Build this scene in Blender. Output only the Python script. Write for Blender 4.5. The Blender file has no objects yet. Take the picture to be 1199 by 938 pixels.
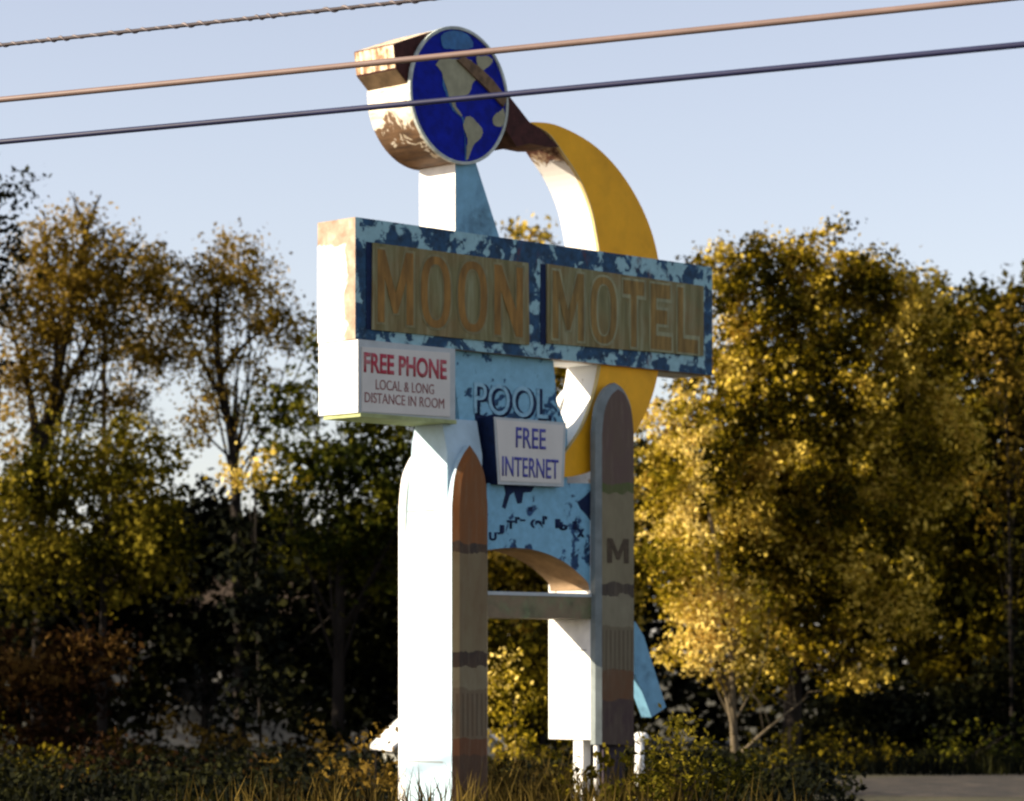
import bpy, bmesh, math, random
import numpy as np
from mathutils import Vector, Matrix

random.seed(7)
RNG = np.random.default_rng(11)
R = math.radians
C = bpy.context.scene.collection
SC = bpy.context.scene

# ---------------------------------------------------------------- camera model
F = 3560.0            # focal length in photograph pixels (1199 wide)
CX, HY = 599.5, 780.0 # principal column, horizon row
CAMZ = 1.6
TH = R(45)            # yaw of the sign's front plane
OX, OY = -1.541, 29.9 # foot of the cabinet's near front edge


def W(px, py, Y):
    """point at distance Y that shows at photo pixel (px, py)"""
    return Vector(((px - CX) / F * Y, Y, CAMZ + (HY - py) / F * Y))


def L(px, py, w=0.0):
    """local sign coords (u, z) of the point on the plane y_local = w"""
    c, s = math.cos(TH), math.sin(TH)
    cu = -OX * c - OY * s
    cw = OX * s - OY * c
    dx, dy, dz = (px - CX) / F, 1.0, (HY - py) / F
    du = dx * c + dy * s
    dw = -dx * s + dy * c
    t = (w - cw) / dw
    return (cu + t * du, CAMZ + t * dz)


# ---------------------------------------------------------------- materials
def newmat(name):
    m = bpy.data.materials.new(name)
    m.use_nodes = True
    nt = m.node_tree
    for n in list(nt.nodes):
        nt.nodes.remove(n)
    out = nt.nodes.new('ShaderNodeOutputMaterial')
    b = nt.nodes.new('ShaderNodeBsdfPrincipled')
    nt.links.new(b.outputs[0], out.inputs[0])
    return m, nt, b


def nd(nt, t, **kw):
    n = nt.nodes.new(t)
    for k, v in kw.items():
        setattr(n, k, v)
    return n


def noise(nt, scale, detail=6, rough=.6, stretch=None, seed=0, dist=0.0):
    tc = nd(nt, 'ShaderNodeTexCoord')
    mp = nd(nt, 'ShaderNodeMapping')
    mp.inputs['Location'].default_value = (seed * 3.1, seed * 1.7, seed * 2.3)
    if stretch:
        mp.inputs['Scale'].default_value = stretch
    nt.links.new(tc.outputs['Object'], mp.inputs[0])
    n = nd(nt, 'ShaderNodeTexNoise')
    n.inputs['Scale'].default_value = scale
    n.inputs['Detail'].default_value = detail
    n.inputs['Roughness'].default_value = rough
    n.inputs['Distortion'].default_value = dist
    nt.links.new(mp.outputs[0], n.inputs['Vector'])
    return n.outputs['Fac']


def ramp(nt, fac, stops, interp='LINEAR'):
    r = nd(nt, 'ShaderNodeValToRGB')
    r.color_ramp.interpolation = interp
    els = r.color_ramp.elements
    while len(els) < len(stops):
        els.new(.5)
    for e, (p, c) in zip(els, stops):
        e.position = p
        e.color = (*c, 1)
    nt.links.new(fac, r.inputs[0])
    return r.outputs[0]


def mix(nt, fac, a, b, mode='MIX'):
    m = nd(nt, 'ShaderNodeMix', data_type='RGBA', blend_type=mode)
    if isinstance(fac, (int, float)):
        m.inputs[0].default_value = fac
    else:
        nt.links.new(fac, m.inputs[0])
    for i, v in ((6, a), (7, b)):
        if isinstance(v, tuple):
            m.inputs[i].default_value = (*v, 1)
        else:
            nt.links.new(v, m.inputs[i])
    return m.outputs[2]


def math_(nt, op, a, b=None, c=None, clamp=False):
    m = nd(nt, 'ShaderNodeMath', operation=op)
    m.use_clamp = clamp
    for i, v in enumerate((a, b, c)):
        if v is None:
            continue
        if isinstance(v, (int, float)):
            m.inputs[i].default_value = v
        else:
            nt.links.new(v, m.inputs[i])
    return m.outputs[0]


def coord(nt, axis):
    tc = nd(nt, 'ShaderNodeTexCoord')
    s = nd(nt, 'ShaderNodeSeparateXYZ')
    nt.links.new(tc.outputs['Object'], s.inputs[0])
    return s.outputs[axis]


def bump(nt, b, fac, strength=.3, dist=.02):
    bp = nd(nt, 'ShaderNodeBump')
    bp.inputs['Strength'].default_value = strength
    bp.inputs['Distance'].default_value = dist
    nt.links.new(fac, bp.inputs['Height'])
    nt.links.new(bp.outputs[0], b.inputs['Normal'])


def plain(name, col, rough=.7, var=.25, scale=6, metal=0, stretch=None, seed=0):
    m, nt, b = newmat(name)
    f = noise(nt, scale, stretch=stretch, seed=seed)
    lo = tuple(c * (1 - var) for c in col)
    hi = tuple(min(1, c * (1 + var)) for c in col)
    nt.links.new(ramp(nt, f, [(.3, lo), (.7, hi)]), b.inputs['Base Color'])
    b.inputs['Roughness'].default_value = rough
    b.inputs['Metallic'].default_value = metal
    b.inputs['Specular IOR Level'].default_value = .25
    return m


def peeling(name, paint, under, amount=.5, scale=4, seed=0, rust=None, rust_at=.72, stretch=None, sharp=.014, rough=.65, dirt=.12):
    """paint flaking off an undercoat; amount = share left bare"""
    m, nt, b = newmat(name)
    f = noise(nt, scale, 8, .62, stretch=stretch, seed=seed, dist=.4)
    f2 = noise(nt, scale * .35, 3, .5, seed=seed + 5)
    f3 = math_(nt, 'ADD', math_(nt, 'MULTIPLY', f, .65), math_(nt, 'MULTIPLY', f2, .35))
    t = .5 + (amount - .5) * .42
    mask = ramp(nt, f3, [(max(0, t - sharp), (1, 1, 1)), (min(1, t + sharp), (0, 0, 0))])
    v = noise(nt, scale * 2.3, 5, .6, seed=seed + 9)
    pc = ramp(nt, v, [(.3, tuple(c * (1 - dirt) for c in paint)), (.7, tuple(min(1, c * (1 + dirt)) for c in paint))])
    uc = ramp(nt, noise(nt, scale * 1.7, 5, .6, seed=seed + 3), [(.35, tuple(c * .5 for c in under)), (.65, tuple(c * 1.5 for c in under))])
    col = mix(nt, mask, pc, uc)
    if rust:
        rf = noise(nt, scale * .8, 7, .7, seed=seed + 13, stretch=(1, 1, .45))
        rm = ramp(nt, rf, [(rust_at - .05, (0, 0, 0)), (rust_at + .03, (1, 1, 1))])
        col = mix(nt, rm, col, rust)
    nt.links.new(col, b.inputs['Base Color'])
    b.inputs['Roughness'].default_value = rough
    b.inputs['Specular IOR Level'].default_value = .25
    bump(nt, b, f3, .25, .01)
    return m


M = {}
M['blue'] = peeling('flaking pale blue paint', (.21, .44, .58), (.012, .06, .14), .42, 5.2, seed=1)
M['blue_sheet'] = peeling('pale blue sheet', (.19, .42, .58), (.012, .05, .13), .33, 5.4, seed=4)
M['blue_clean'] = peeling('weathered blue sheet', (.18, .39, .54), (.10, .22, .32), .35, 3.0, seed=14, sharp=.08)
M['blue_side'] = peeling('washed out pale blue', (.42, .56, .64), (.25, .32, .34), .12, 2.0, seed=6)
M['cab_front'] = peeling('cabinet front paint', (.27, .46, .51), (.010, .05, .11), .53, 5.4, seed=2, rust=(.07, .03, .05), rust_at=.66)
M['white_side'] = peeling('white sheet metal', (.80, .78, .74), (.30, .2, .12), .22, 3.0, seed=8, rust=(.22, .13, .07), rust_at=.70)
M['white_trim'] = plain('white trim', (.62, .61, .56), .6, .08)
M['grey_sign'] = plain('aged white acrylic', (.60, .58, .54), .5, .06, 3)
M['frame_grey'] = plain('sign box frame', (.42, .46, .47), .5, .1)
M['frame_green'] = plain('mossy trim', (.32, .36, .16), .7, .25, 8)
M['moon'] = peeling('yellow enamel', (.86, .42, .010), (.66, .32, .01), .2, 1.6, seed=3, sharp=.2, dirt=.08)
M['moon_rim'] = plain('crescent rim', (.55, .42, .18), .6, .15)
M['navy'] = plain('bare navy metal', (.004, .014, .055), .8, .4, 10)
M['ink_red'] = peeling('red lettering', (.40, .035, .06), (.42, .25, .24), .36, 9, seed=15, sharp=.10)
M['ink_brown'] = peeling('brown red lettering', (.20, .05, .05), (.34, .22, .2), .34, 12, seed=16, sharp=.10)
M['ink_blue'] = plain('blue lettering', (.05, .055, .30), .6, .12, 20)
M['earth_blue'] = plain('deep blue enamel', (.002, .010, .26), .6, .35, 9)
M['earth_blue'].node_tree.nodes['Principled BSDF'].inputs['Specular IOR Level'].default_value = .08
M['earth_teal'] = plain('faded blue green enamel', (.02, .12, .30), .5, .3, 12)
M['land'] = plain('tan continents', (.30, .29, .19), .65, .18, 8)
M['rust_dark'] = plain('dark rust', (.05, .014, .012), .8, .5, 9)
M['post_white'] = plain('white painted post', (.78, .77, .73), .6, .06)
M['dark_metal'] = plain('dark metal', (.03, .02, .03), .7, .3)
M['letter_lo'] = plain('faded letter edge', (.20, .18, .09), .7, .35, 5, stretch=(3, 1, .6))
M['letter_hi'] = plain('faded ochre letter', (.235, .125, .028), .7, .45, 4, seed=4, stretch=(3, 1, .6))
M['letter_dark'] = plain('worn dark letter', (.07, .05, .03), .8, .4, 20)
M['letter_mid'] = plain('half faded letter', (.21, .135, .04), .75, .5, 5, stretch=(4, 1, .5), seed=9)
M['letter_pale'] = plain('bleached letter', (.26, .26, .15), .75, .35, 5, stretch=(4, 1, .5), seed=9)
M['ghost'] = peeling('ghost lettering', (.27, .48, .60), (.07, .2, .32), .33, 9, seed=17, sharp=.06)


def drum_mat():
    m, nt, b = newmat('rust streaked cream drum')
    f = noise(nt, 3.6, 8, .65, seed=21, dist=.5)
    g = noise(nt, 14, 4, .6, seed=22, stretch=(1, .25, 1))
    cream = ramp(nt, g, [(.35, (.50, .40, .26)), (.6, (.80, .74, .62))])
    dark = ramp(nt, g, [(.3, (.05, .025, .012)), (.7, (.20, .11, .05))])
    z = coord(nt, 2)
    low = math_(nt, 'MULTIPLY_ADD', z, -.42, .42 * (L(537, 150, 0)[1]))  # dark patches grow denser towards the bottom
    f5 = math_(nt, 'ADD', f, low)
    mask = ramp(nt, f5, [(.49, (0, 0, 0)), (.52, (1, 1, 1))])
    nt.links.new(mix(nt, mask, cream, dark), b.inputs['Base Color'])
    b.inputs['Roughness'].default_value = .7
    bump(nt, b, f, .4, .02)
    return m


M['drum'] = drum_mat()


def tail_mat():
    m, nt, b = newmat('ribbed rusty tail')
    g = noise(nt, 9, 6, .65, seed=31, stretch=(1, 1, 1))
    r = noise(nt, 18, 2, .5, seed=32, stretch=(.1, 1, .05))
    f = math_(nt, 'ADD', math_(nt, 'MULTIPLY', g, .55), math_(nt, 'MULTIPLY', r, .45))
    col = ramp(nt, f, [(.36, (.09, .035, .012)), (.45, (.33, .19, .09)), (.52, (.62, .5, .34)), (.65, (.74, .68, .55))])
    nt.links.new(col, b.inputs['Base Color'])
    b.inputs['Roughness'].default_value = .75
    return m


M['tail'] = tail_mat()


zt_cab = L(418, 254)[1]


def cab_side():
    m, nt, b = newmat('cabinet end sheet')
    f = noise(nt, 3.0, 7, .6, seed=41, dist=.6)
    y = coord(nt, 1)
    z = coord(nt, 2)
    # cast shadow painted as a tan band down the front edge and across the top
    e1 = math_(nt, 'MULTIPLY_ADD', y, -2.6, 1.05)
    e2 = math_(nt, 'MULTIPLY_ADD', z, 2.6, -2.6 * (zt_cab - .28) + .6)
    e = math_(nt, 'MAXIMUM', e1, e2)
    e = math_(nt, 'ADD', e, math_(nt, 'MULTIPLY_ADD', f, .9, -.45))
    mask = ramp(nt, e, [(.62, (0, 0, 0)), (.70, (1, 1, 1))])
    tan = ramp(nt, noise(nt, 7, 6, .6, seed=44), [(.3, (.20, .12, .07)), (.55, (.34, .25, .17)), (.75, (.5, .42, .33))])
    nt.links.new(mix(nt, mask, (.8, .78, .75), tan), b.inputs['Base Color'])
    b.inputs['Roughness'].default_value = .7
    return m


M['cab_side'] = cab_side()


def panel_mat():
    m, nt, b = newmat('faded olive letter panel')
    f = noise(nt, 5, 6, .6, seed=51, stretch=(3.2, 1, .35))
    g = noise(nt, 2.2, 4, .6, seed=52)
    c1 = ramp(nt, f, [(.32, (.09, .075, .014)), (.45, (.17, .135, .035)), (.58, (.24, .21, .095)), (.7, (.32, .33, .19))])
    c2 = ramp(nt, g, [(.35, (.19, .10, .035)), (.6, (.13, .15, .07))])
    nt.links.new(mix(nt, .4, c1, c2), b.inputs['Base Color'])
    b.inputs['Roughness'].default_value = .75
    return m


M['panel'] = panel_mat()


def rocket_mat(name, z0, z1, bands, flute, seed, z_orange):
    """bands = [(z, colour)] bottom to top; flute = (zlo, zhi) of the painted stripes"""
    m, nt, b = newmat(name)
    z = coord(nt, 2)
    wob = noise(nt, 5, 4, .6, seed=seed)
    zz = math_(nt, 'ADD', z, math_(nt, 'MULTIPLY_ADD', wob, .16, -.08))
    t = math_(nt, 'MULTIPLY_ADD', zz, 1 / (z1 - z0), -z0 / (z1 - z0), clamp=True)
    stops = [((bz - z0) / (z1 - z0), c) for bz, c in bands]
    col = ramp(nt, t, stops, 'CONSTANT')
    # stripes
    u = coord(nt, 0)
    s = math_(nt, 'SINE', math_(nt, 'MULTIPLY', u, 95.0))
    smask = math_(nt, 'GREATER_THAN', s, .25)
    inz = math_(nt, 'MULTIPLY', math_(nt, 'GREATER_THAN', z, flute[0]), math_(nt, 'LESS_THAN', z, flute[1]))
    smask = math_(nt, 'MULTIPLY', math_(nt, 'MULTIPLY', smask, inz), .6)
    col = mix(nt, smask, col, (.055, .035, .02))
    # wear
    w = noise(nt, 6, 7, .65, seed=seed + 2, stretch=(1, 1, .5))
    col = mix(nt, ramp(nt, w, [(.35, (.0, .0, .0)), (.70, (.55, .55, .55))]), col, z_orange)
    w3 = noise(nt, 22, 6, .7, seed=seed + 7, stretch=(1, 1, .12))
    col = mix(nt, ramp(nt, w3, [(.5, (0, 0, 0)), (.75, (.35, .35, .35))]), col, (.22, .18, .12))
    nt.links.new(col, b.inputs['Base Color'])
    b.inputs['Roughness'].default_value = .7
    b.inputs['Specular IOR Level'].default_value = .25
    return m


def leaf_mat(name, stops, trans=.3):
    m = bpy.data.materials.new(name)
    m.use_nodes = True
    nt = m.node_tree
    for n in list(nt.nodes):
        nt.nodes.remove(n)
    out = nt.nodes.new('ShaderNodeOutputMaterial')
    g = nd(nt, 'ShaderNodeNewGeometry')
    nz = noise(nt, .95, 3, .6, seed=len(name))
    f = math_(nt, 'ADD', math_(nt, 'MULTIPLY', g.outputs['Random Per Island'], .5), math_(nt, 'MULTIPLY_ADD', nz, 2.6, -1.08))
    col = ramp(nt, f, stops)
    d = nd(nt, 'ShaderNodeBsdfPrincipled')
    d.inputs['Roughness'].default_value = .7
    d.inputs['Specular IOR Level'].default_value = .03
    tr = nd(nt, 'ShaderNodeBsdfTranslucent')
    mx = nd(nt, 'ShaderNodeMixShader')
    mx.inputs[0].default_value = trans
    nt.links.new(col, d.inputs['Base Color'])
    nt.links.new(col, tr.inputs[0])
    nt.links.new(d.outputs[0], mx.inputs[1])
    nt.links.new(tr.outputs[0], mx.inputs[2])
    nt.links.new(mx.outputs[0], out.inputs[0])
    return m


LM = {
    'gold': leaf_mat('golden autumn leaves', [(.15, (.016, .015, .001)), (.4, (.085, .064, .003)), (.58, (.27, .185, .007)), (.8, (.72, .52, .09))]),
    'yellow': leaf_mat('bright yellow leaves', [(.15, (.08, .066, .003)), (.45, (.38, .27, .015)), (.8, (.85, .64, .18))]),
    'olive': leaf_mat('olive leaves', [(.15, (.012, .012, .001)), (.5, (.048, .040, .002)), (.85, (.17, .125, .008))]),
    'green': leaf_mat('dull green leaves', [(.15, (.008, .012, .002)), (.5, (.026, .032, .003)), (.85, (.11, .10, .008))]),
    'brown': leaf_mat('brown autumn leaves', [(.15, (.03, .018, .003)), (.5, (.10, .06, .008)), (.85, (.26, .165, .03))]),
    'tan': leaf_mat('tan and olive leaves', [(.15, (.035, .023, .002)), (.5, (.15, .098, .009)), (.85, (.38, .25, .04))], .4),
    'weed': leaf_mat('dry weeds', [(.15, (.02, .013, .003)), (.5, (.06, .042, .009)), (.85, (.15, .10, .022))]),
    'rust': leaf_mat('rust red leaves', [(.2, (.012, .005, .002)), (.5, (.035, .016, .004)), (.85, (.13, .07, .016))]),
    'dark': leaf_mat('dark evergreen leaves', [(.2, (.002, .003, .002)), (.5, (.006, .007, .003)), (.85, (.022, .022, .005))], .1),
    'shrub': leaf_mat('leafy green shrub leaves', [(.15, (.02, .021, .002)), (.5, (.085, .072, .004)), (.85, (.26, .20, .02))]),
}
M['bark'] = plain('dark bark', (.016, .012, .009), .95, .4, 12, stretch=(1, 1, .2))
M['bark_pale'] = plain('pale bark', (.11, .085, .05), .9, .35, 12, stretch=(1, 1, .2))


# ---------------------------------------------------------------- object helpers
def tag(o, label=None, cat=None, group=None, kind=None):
    if label:
        o['label'] = label
    if cat:
        o['category'] = cat
    if group:
        o['group'] = group
    if kind:
        o['kind'] = kind
    return o


def link(name, me, mats, parent=None):
    o = bpy.data.objects.new(name, me)
    C.objects.link(o)
    for m in (mats if isinstance(mats, (list, tuple)) else [mats]):
        me.materials.append(m)
    if parent:
        o.parent = parent
    return o


def obj(name, bm, mats, parent=None, bevel=0):
    if bevel:
        bmesh.ops.bevel(bm, geom=[e for e in bm.edges if len(e.link_faces) == 2 and e.calc_face_angle(0) > .6],
                        offset=bevel, segments=1, affect='EDGES', clamp_overlap=True)
    bmesh.ops.recalc_face_normals(bm, faces=bm.faces)
    me = bpy.data.meshes.new(name)
    bm.to_mesh(me)
    bm.free()
    return link(name, me, mats, parent)


def empty(name, loc, rz=0):
    o = bpy.data.objects.new(name, None)
    C.objects.link(o)
    o.location = loc
    o.rotation_euler = (0, 0, rz)
    o.empty_display_size = .3
    return o


def add_box(bm, x0, x1, y0, y1, z0, z1, mi=0):
    v = [bm.verts.new((x, y, z)) for x in (x0, x1) for y in (y0, y1) for z in (z0, z1)]
    for f in ((0, 1, 3, 2), (4, 6, 7, 5), (0, 4, 5, 1), (2, 3, 7, 6), (0, 2, 6, 4), (1, 5, 7, 3)):
        bm.faces.new([v[i] for i in f]).material_index = mi
    return v


def add_prism(bm, pts, w0, w1, front=0, side=0, back=None, axis='y', taper=None):
    """pts in the (u, z) plane extruded along local y"""
    def P(p, w):
        return (p[0], w, p[1]) if axis == 'y' else (w, p[0], p[1])
    a = [bm.verts.new(P(p, w0)) for p in pts]
    b = [bm.verts.new(P(p, w1)) for p in (taper or pts)]
    f = bm.faces.new(a)
    f.material_index = front
    f = bm.faces.new(b[::-1])
    f.material_index = front if back is None else back
    n = len(pts)
    for i in range(n):
        j = (i + 1) % n
        f = bm.faces.new((a[i], b[i], b[j], a[j]))
        f.material_index = side


def add_band(bm, outer, inner, w0, w1, front=0, so=1, si=1):
    """strip between two equal-length open polylines, extruded"""
    n = len(outer)
    g = [[bm.verts.new((p[0], w, p[1])) for p in line] for line in (outer, inner) for w in (w0, w1)]
    of, ob, if_, ib = g
    for i in range(n - 1):
        bm.faces.new((of[i], of[i + 1], if_[i + 1], if_[i])).material_index = front
        bm.faces.new((ob[i], ib[i], ib[i + 1], ob[i + 1])).material_index = front
        bm.faces.new((of[i], ob[i], ob[i + 1], of[i + 1])).material_index = so
        bm.faces.new((if_[i], if_[i + 1], ib[i + 1], ib[i])).material_index = si
    for i in (0, n - 1):
        bm.faces.new((of[i], if_[i], ib[i], ob[i])).material_index = so


def add_tube(bm, pts, radii, sides=8, mi=0, cap=True):
    pts = [Vector(p) for p in pts]
    if not isinstance(radii, (list, tuple)):
        radii = [radii] * len(pts)
    rings = []
    ref = Vector((0.123, .31, .94)).normalized()
    for i, p in enumerate(pts):
        d = (pts[min(i + 1, len(pts) - 1)] - pts[max(i - 1, 0)])
        if d.length < 1e-6:
            d = Vector((0, 0, 1))
        d.normalize()
        r0 = ref if abs(d.dot(ref)) < .95 else Vector((1, 0, 0))
        a = d.cross(r0).normalized()
        b = d.cross(a).normalized()
        rings.append([bm.verts.new(p + (a * math.cos(2 * math.pi * k / sides) + b * math.sin(2 * math.pi * k / sides)) * radii[i]) for k in range(sides)])
    for i in range(len(rings) - 1):
        for k in range(sides):
            f = bm.faces.new((rings[i][k], rings[i][(k + 1) % sides], rings[i + 1][(k + 1) % sides], rings[i + 1][k]))
            f.smooth = True
            f.material_index = mi
    if cap:
        bm.faces.new(rings[0][::-1]).material_index = mi
        bm.faces.new(rings[-1]).material_index = mi


def catmull(pts, n=8):
    out = []
    P = [pts[0]] + list(pts) + [pts[-1]]
    for i in range(1, len(P) - 2):
        p0, p1, p2, p3 = [np.array(P[i + k], float) for k in (-1, 0, 1, 2)]
        for k in range(n):
            t = k / n
            out.append(tuple(.5 * ((2 * p1) + (-p0 + p2) * t + (2 * p0 - 5 * p1 + 4 * p2 - p3) * t * t + (-p0 + 3 * p1 - 3 * p2 + p3) * t ** 3)))
    out.append(tuple(pts[-1]))
    return out


def text_part(name, body, box, w, depth, mat, parent, offset=0.0, shear=0.0, space=1.0):
    """lettering fitted into box = (px0, py_top_at_px0, px1, py_bottom_at_px0) on the plane w"""
    cu = bpy.data.curves.new(name, 'FONT')
    cu.body = body
    cu.extrude = 0.0
    cu.offset = offset
    cu.shear = shear
    cu.space_character = space
    cu.resolution_u = 4
    tmp = bpy.data.objects.new('tmp', cu)
    C.objects.link(tmp)
    dg = bpy.context.evaluated_depsgraph_get()
    me = bpy.data.meshes.new_from_object(tmp.evaluated_get(dg))
    bpy.data.objects.remove(tmp)
    px0, py0, px1, py1 = box
    u0, z1 = L(px0, py0, w)
    u1, _ = L(px1, py0, w)
    _, z0 = L(px0, py1, w)
    co = np.array([v.co[:] for v in me.vertices])
    lo, hi = co.min(0), co.max(0)
    bm = bmesh.new()
    bm.from_mesh(me)
    for v in bm.verts:
        x = u0 + (v.co.x - lo[0]) / (hi[0] - lo[0]) * (u1 - u0)
        z = z0 + (v.co.y - lo[1]) / (hi[1] - lo[1]) * (z1 - z0)
        v.co = (x, w, z)
    bpy.data.meshes.remove(me)
    for f in bm.faces:
        f.material_index = 0
    r = bmesh.ops.extrude_face_region(bm, geom=list(bm.faces))
    for g in r['geom']:
        if isinstance(g, bmesh.types.BMVert):
            g.co.y -= depth
    return obj(name, bm, mat, parent)


# ================================================================= THE SIGN
sign = empty('motel_sign', (OX, OY, 0), TH)
tag(sign, 'weathered blue roadside motel sign with rocket pylons, blue earth disc and yellow crescent moon', 'sign')


def LP(pts, w=0.0):
    return [L(x, y, w) for x, y in pts]


# ---- cabinet
u0, _ = L(416, 300)
u1, _ = L(834, 370)
zt = (L(418, 254)[1] + L(833, 313)[1]) / 2
zb = (L(412, 399)[1] + L(833, 437)[1]) / 2
CD = .56
bm = bmesh.new()
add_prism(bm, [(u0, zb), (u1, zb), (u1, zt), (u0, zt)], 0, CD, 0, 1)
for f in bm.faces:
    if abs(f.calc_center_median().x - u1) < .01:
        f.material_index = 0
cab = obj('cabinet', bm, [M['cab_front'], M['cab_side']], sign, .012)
cab['label'] = 'long blue cabinet with badly flaking paint'

# flaked trim strips and seams on the cabinet front
for xs, ys, xe, ye in ((429, 283, 436, 386), (633, 309, 639, 404)):
    a = L(xs, ys, -.004)
    b2 = L(xe, ye, -.004)
    bm = bmesh.new()
    add_box(bm, a[0], b2[0], -.006, .004, b2[1], a[1])
    obj('seam_strip', bm, M['navy'], cab)


def letter_outline(ch, t):
    t2 = t * .8
    if ch == 'M':
        return [(0, 0), (0, 1), (t * 1.05, 1), (.5, .42), (1 - t * 1.05, 1), (1, 1), (1, 0), (1 - t, 0), (1 - t, .62), (.5 + t * .32, .14), (.5 - t * .32, .14), (t, .62), (t, 0)]
    if ch == 'N':
        return [(0, 0), (0, 1), (t * 1.1, 1), (1 - t, .36), (1 - t, 1), (1, 1), (1, 0), (1 - t * 1.1, 0), (t, .64), (t, 0)]
    if ch == 'T':
        return [(.5 - t / 2, 0), (.5 - t / 2, 1 - t2), (0, 1 - t2), (0, 1), (1, 1), (1, 1 - t2), (.5 + t / 2, 1 - t2), (.5 + t / 2, 0)]
    if ch == 'E':
        return [(0, 0), (0, 1), (.95, 1), (.95, 1 - t2), (t, 1 - t2), (t, .5 + t2 / 2), (.8, .5 + t2 / 2), (.8, .5 - t2 / 2), (t, .5 - t2 / 2), (t, t2), (1, t2), (1, 0)]
    if ch == 'L':
        return [(0, 0), (0, 1), (t, 1), (t, t2), (1, t2), (1, 0)]


def block_word(word, box, w, depth, mat, parent, t, pad, gap=.2):
    x0, y0, x1, y1 = box
    ua, zt_ = L(x0, y0, w)
    ub, _ = L(x1, y0, w)
    _, zb_ = L(x0, y1, w)
    widths = [1.25 if c == 'M' else 1.08 if c in 'ON' else .9 for c in word]
    tot = sum(widths) + gap * (len(word) - 1)
    k = (ub - ua) / tot
    x = ua
    for c, wd in zip(word, widths):
        a, b_ = x - pad, x + wd * k + pad
        z0_, z1_ = zb_ - pad, zt_ + pad
        bm = bmesh.new()
        tt = t * 1.08 / wd * (1 + 2 * pad / (wd * k) * 0)
        if c == 'O':
            cu_, cz = (a + b_) / 2, (z0_ + z1_) / 2
            ru, rz = (b_ - a) / 2, (z1_ - z0_) / 2
            se = lambda q: (math.copysign(abs(math.cos(q)) ** .8, math.cos(q)), math.copysign(abs(math.sin(q)) ** .8, math.sin(q)))
            th_ = tt * (b_ - a)
            o1 = [(cu_ + se(q)[0] * ru, cz + se(q)[1] * rz) for q in [2 * math.pi * j / 40 for j in range(41)]]
            o2 = [(cu_ + se(q)[0] * (ru - th_), cz + se(q)[1] * (rz - th_ * .85)) for q in [2 * math.pi * j / 40 for j in range(41)]]
            o1[-1], o2[-1] = o1[0], o2[0]
            add_band(bm, o1, o2, w - depth, w, 0, 0, 0)
            bmesh.ops.remove_doubles(bm, verts=bm.verts, dist=.0002)
        else:
            pts = [(a + px_ * (b_ - a), z0_ + pz * (z1_ - z0_)) for px_, pz in letter_outline(c, tt)]
            add_prism(bm, pts, w - depth, w)
        obj('letter', bm, mat, parent)
        x += wd * k + gap * k


def letter_panel(pc, body, tbox, label):
    (xa, ya), (xb, yb), (xc, yc), (xd, yd) = pc
    w = -.022
    bm = bmesh.new()
    add_prism(bm, LP(pc, w), w, .01, 0, 0)
    p = obj('letter_panel', bm, M['panel'], sign, .004)
    p['label'] = label
    block_word(body, tbox, w + .001, .006, M['letter_lo' if body == 'MOON' else 'letter_pale'], p, .30, .012)
    block_word(body, tbox, w - .0045, .004, M['letter_hi' if body == 'MOON' else 'letter_mid'], p, .22, -.012)
    return p


letter_panel([(436, 386), (620, 404), (619, 308), (437, 284)][::1], 'MOON', (441, 290, 613, 378), 'olive panel reading MOON in faded ochre capitals')
letter_panel([(641, 402), (824, 417), (824, 335), (641, 309)], 'MOTEL', (646, 315, 818, 397), 'olive panel reading MOTEL in faded ochre capitals')
# ---- free phone box
w0, w1_ = -.02, .56
u0p, _ = L(419, 430, w0)
u1p, _ = L(533, 430, w0)
ztp = zb - .003
zbp = (L(419, 484, w0)[1] + L(533, 491, w0)[1]) / 2
bm = bmesh.new()
add_prism(bm, [(u0p, zbp), (u1p, zbp), (u1p, ztp), (u0p, ztp)], w0, w1_, 0, 1)
pb = obj('sign_box', bm, [M['frame_grey'], M['white_side']], sign, .008)
pb['label'] = 'white sign box offering free phone, hung under the cabinet'
bm = bmesh.new()
c = LP([(424, 482), (527, 488), (527, 413), (424, 406)], w0 - .012)
add_prism(bm, c, w0 - .012, w0 + .004)
face = obj('sign_face', bm, M['grey_sign'], pb)
text_part('lettering', 'FREE PHONE', (426, 412, 523, 436), w0 - .0125, .003, M['ink_red'], pb, offset=.03)
text_part('lettering', 'LOCAL & LONG', (440, 444, 508, 456), w0 - .0125, .003, M['ink_brown'], pb, offset=0)
text_part('lettering', 'DISTANCE IN ROOM', (427, 459, 520, 471), w0 - .0125, .003, M['ink_brown'], pb, offset=0)
bm = bmesh.new()
add_box(bm, u0p + .02, u1p + .004, w0 - .016, w1_ - .05, zbp - .04, zbp - .001)
obj('bottom_trim', bm, M['frame_green'], pb)

# ---- centre panel with ghost lettering
wc = .10
bm = bmesh.new()
pts = LP([(528, 415), (648, 424), (652, 470), (664, 502), (664, 566), (575, 562), (545, 545)], wc)
pts[0] = (pts[0][0], zb - .002)
pts[1] = (pts[1][0], zb - .002)
add_prism(bm, pts[::-1], wc, wc + .40, 0, 0)
cp = obj('centre_panel', bm, M['blue'], sign)
text_part('lettering', 'POOL', (557, 448, 645, 486), wc - .001, .006, M['navy'], cp, offset=.02)
text_part('lettering', 'POOL', (555, 447, 642, 484), wc - .007, .002, M['ghost'], cp, offset=.0)
bm = bmesh.new()
shade_blot = LP([(556, 484), (570, 487), (581, 484), (583, 570), (574, 566), (566, 530), (558, 515)], wc - .004)
add_prism(bm, shade_blot[::-1], wc - .004, wc + .01)  # shadow beside the internet box, drawn as a navy patch
obj('bare_patch', bm, M['navy'], cp)

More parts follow.
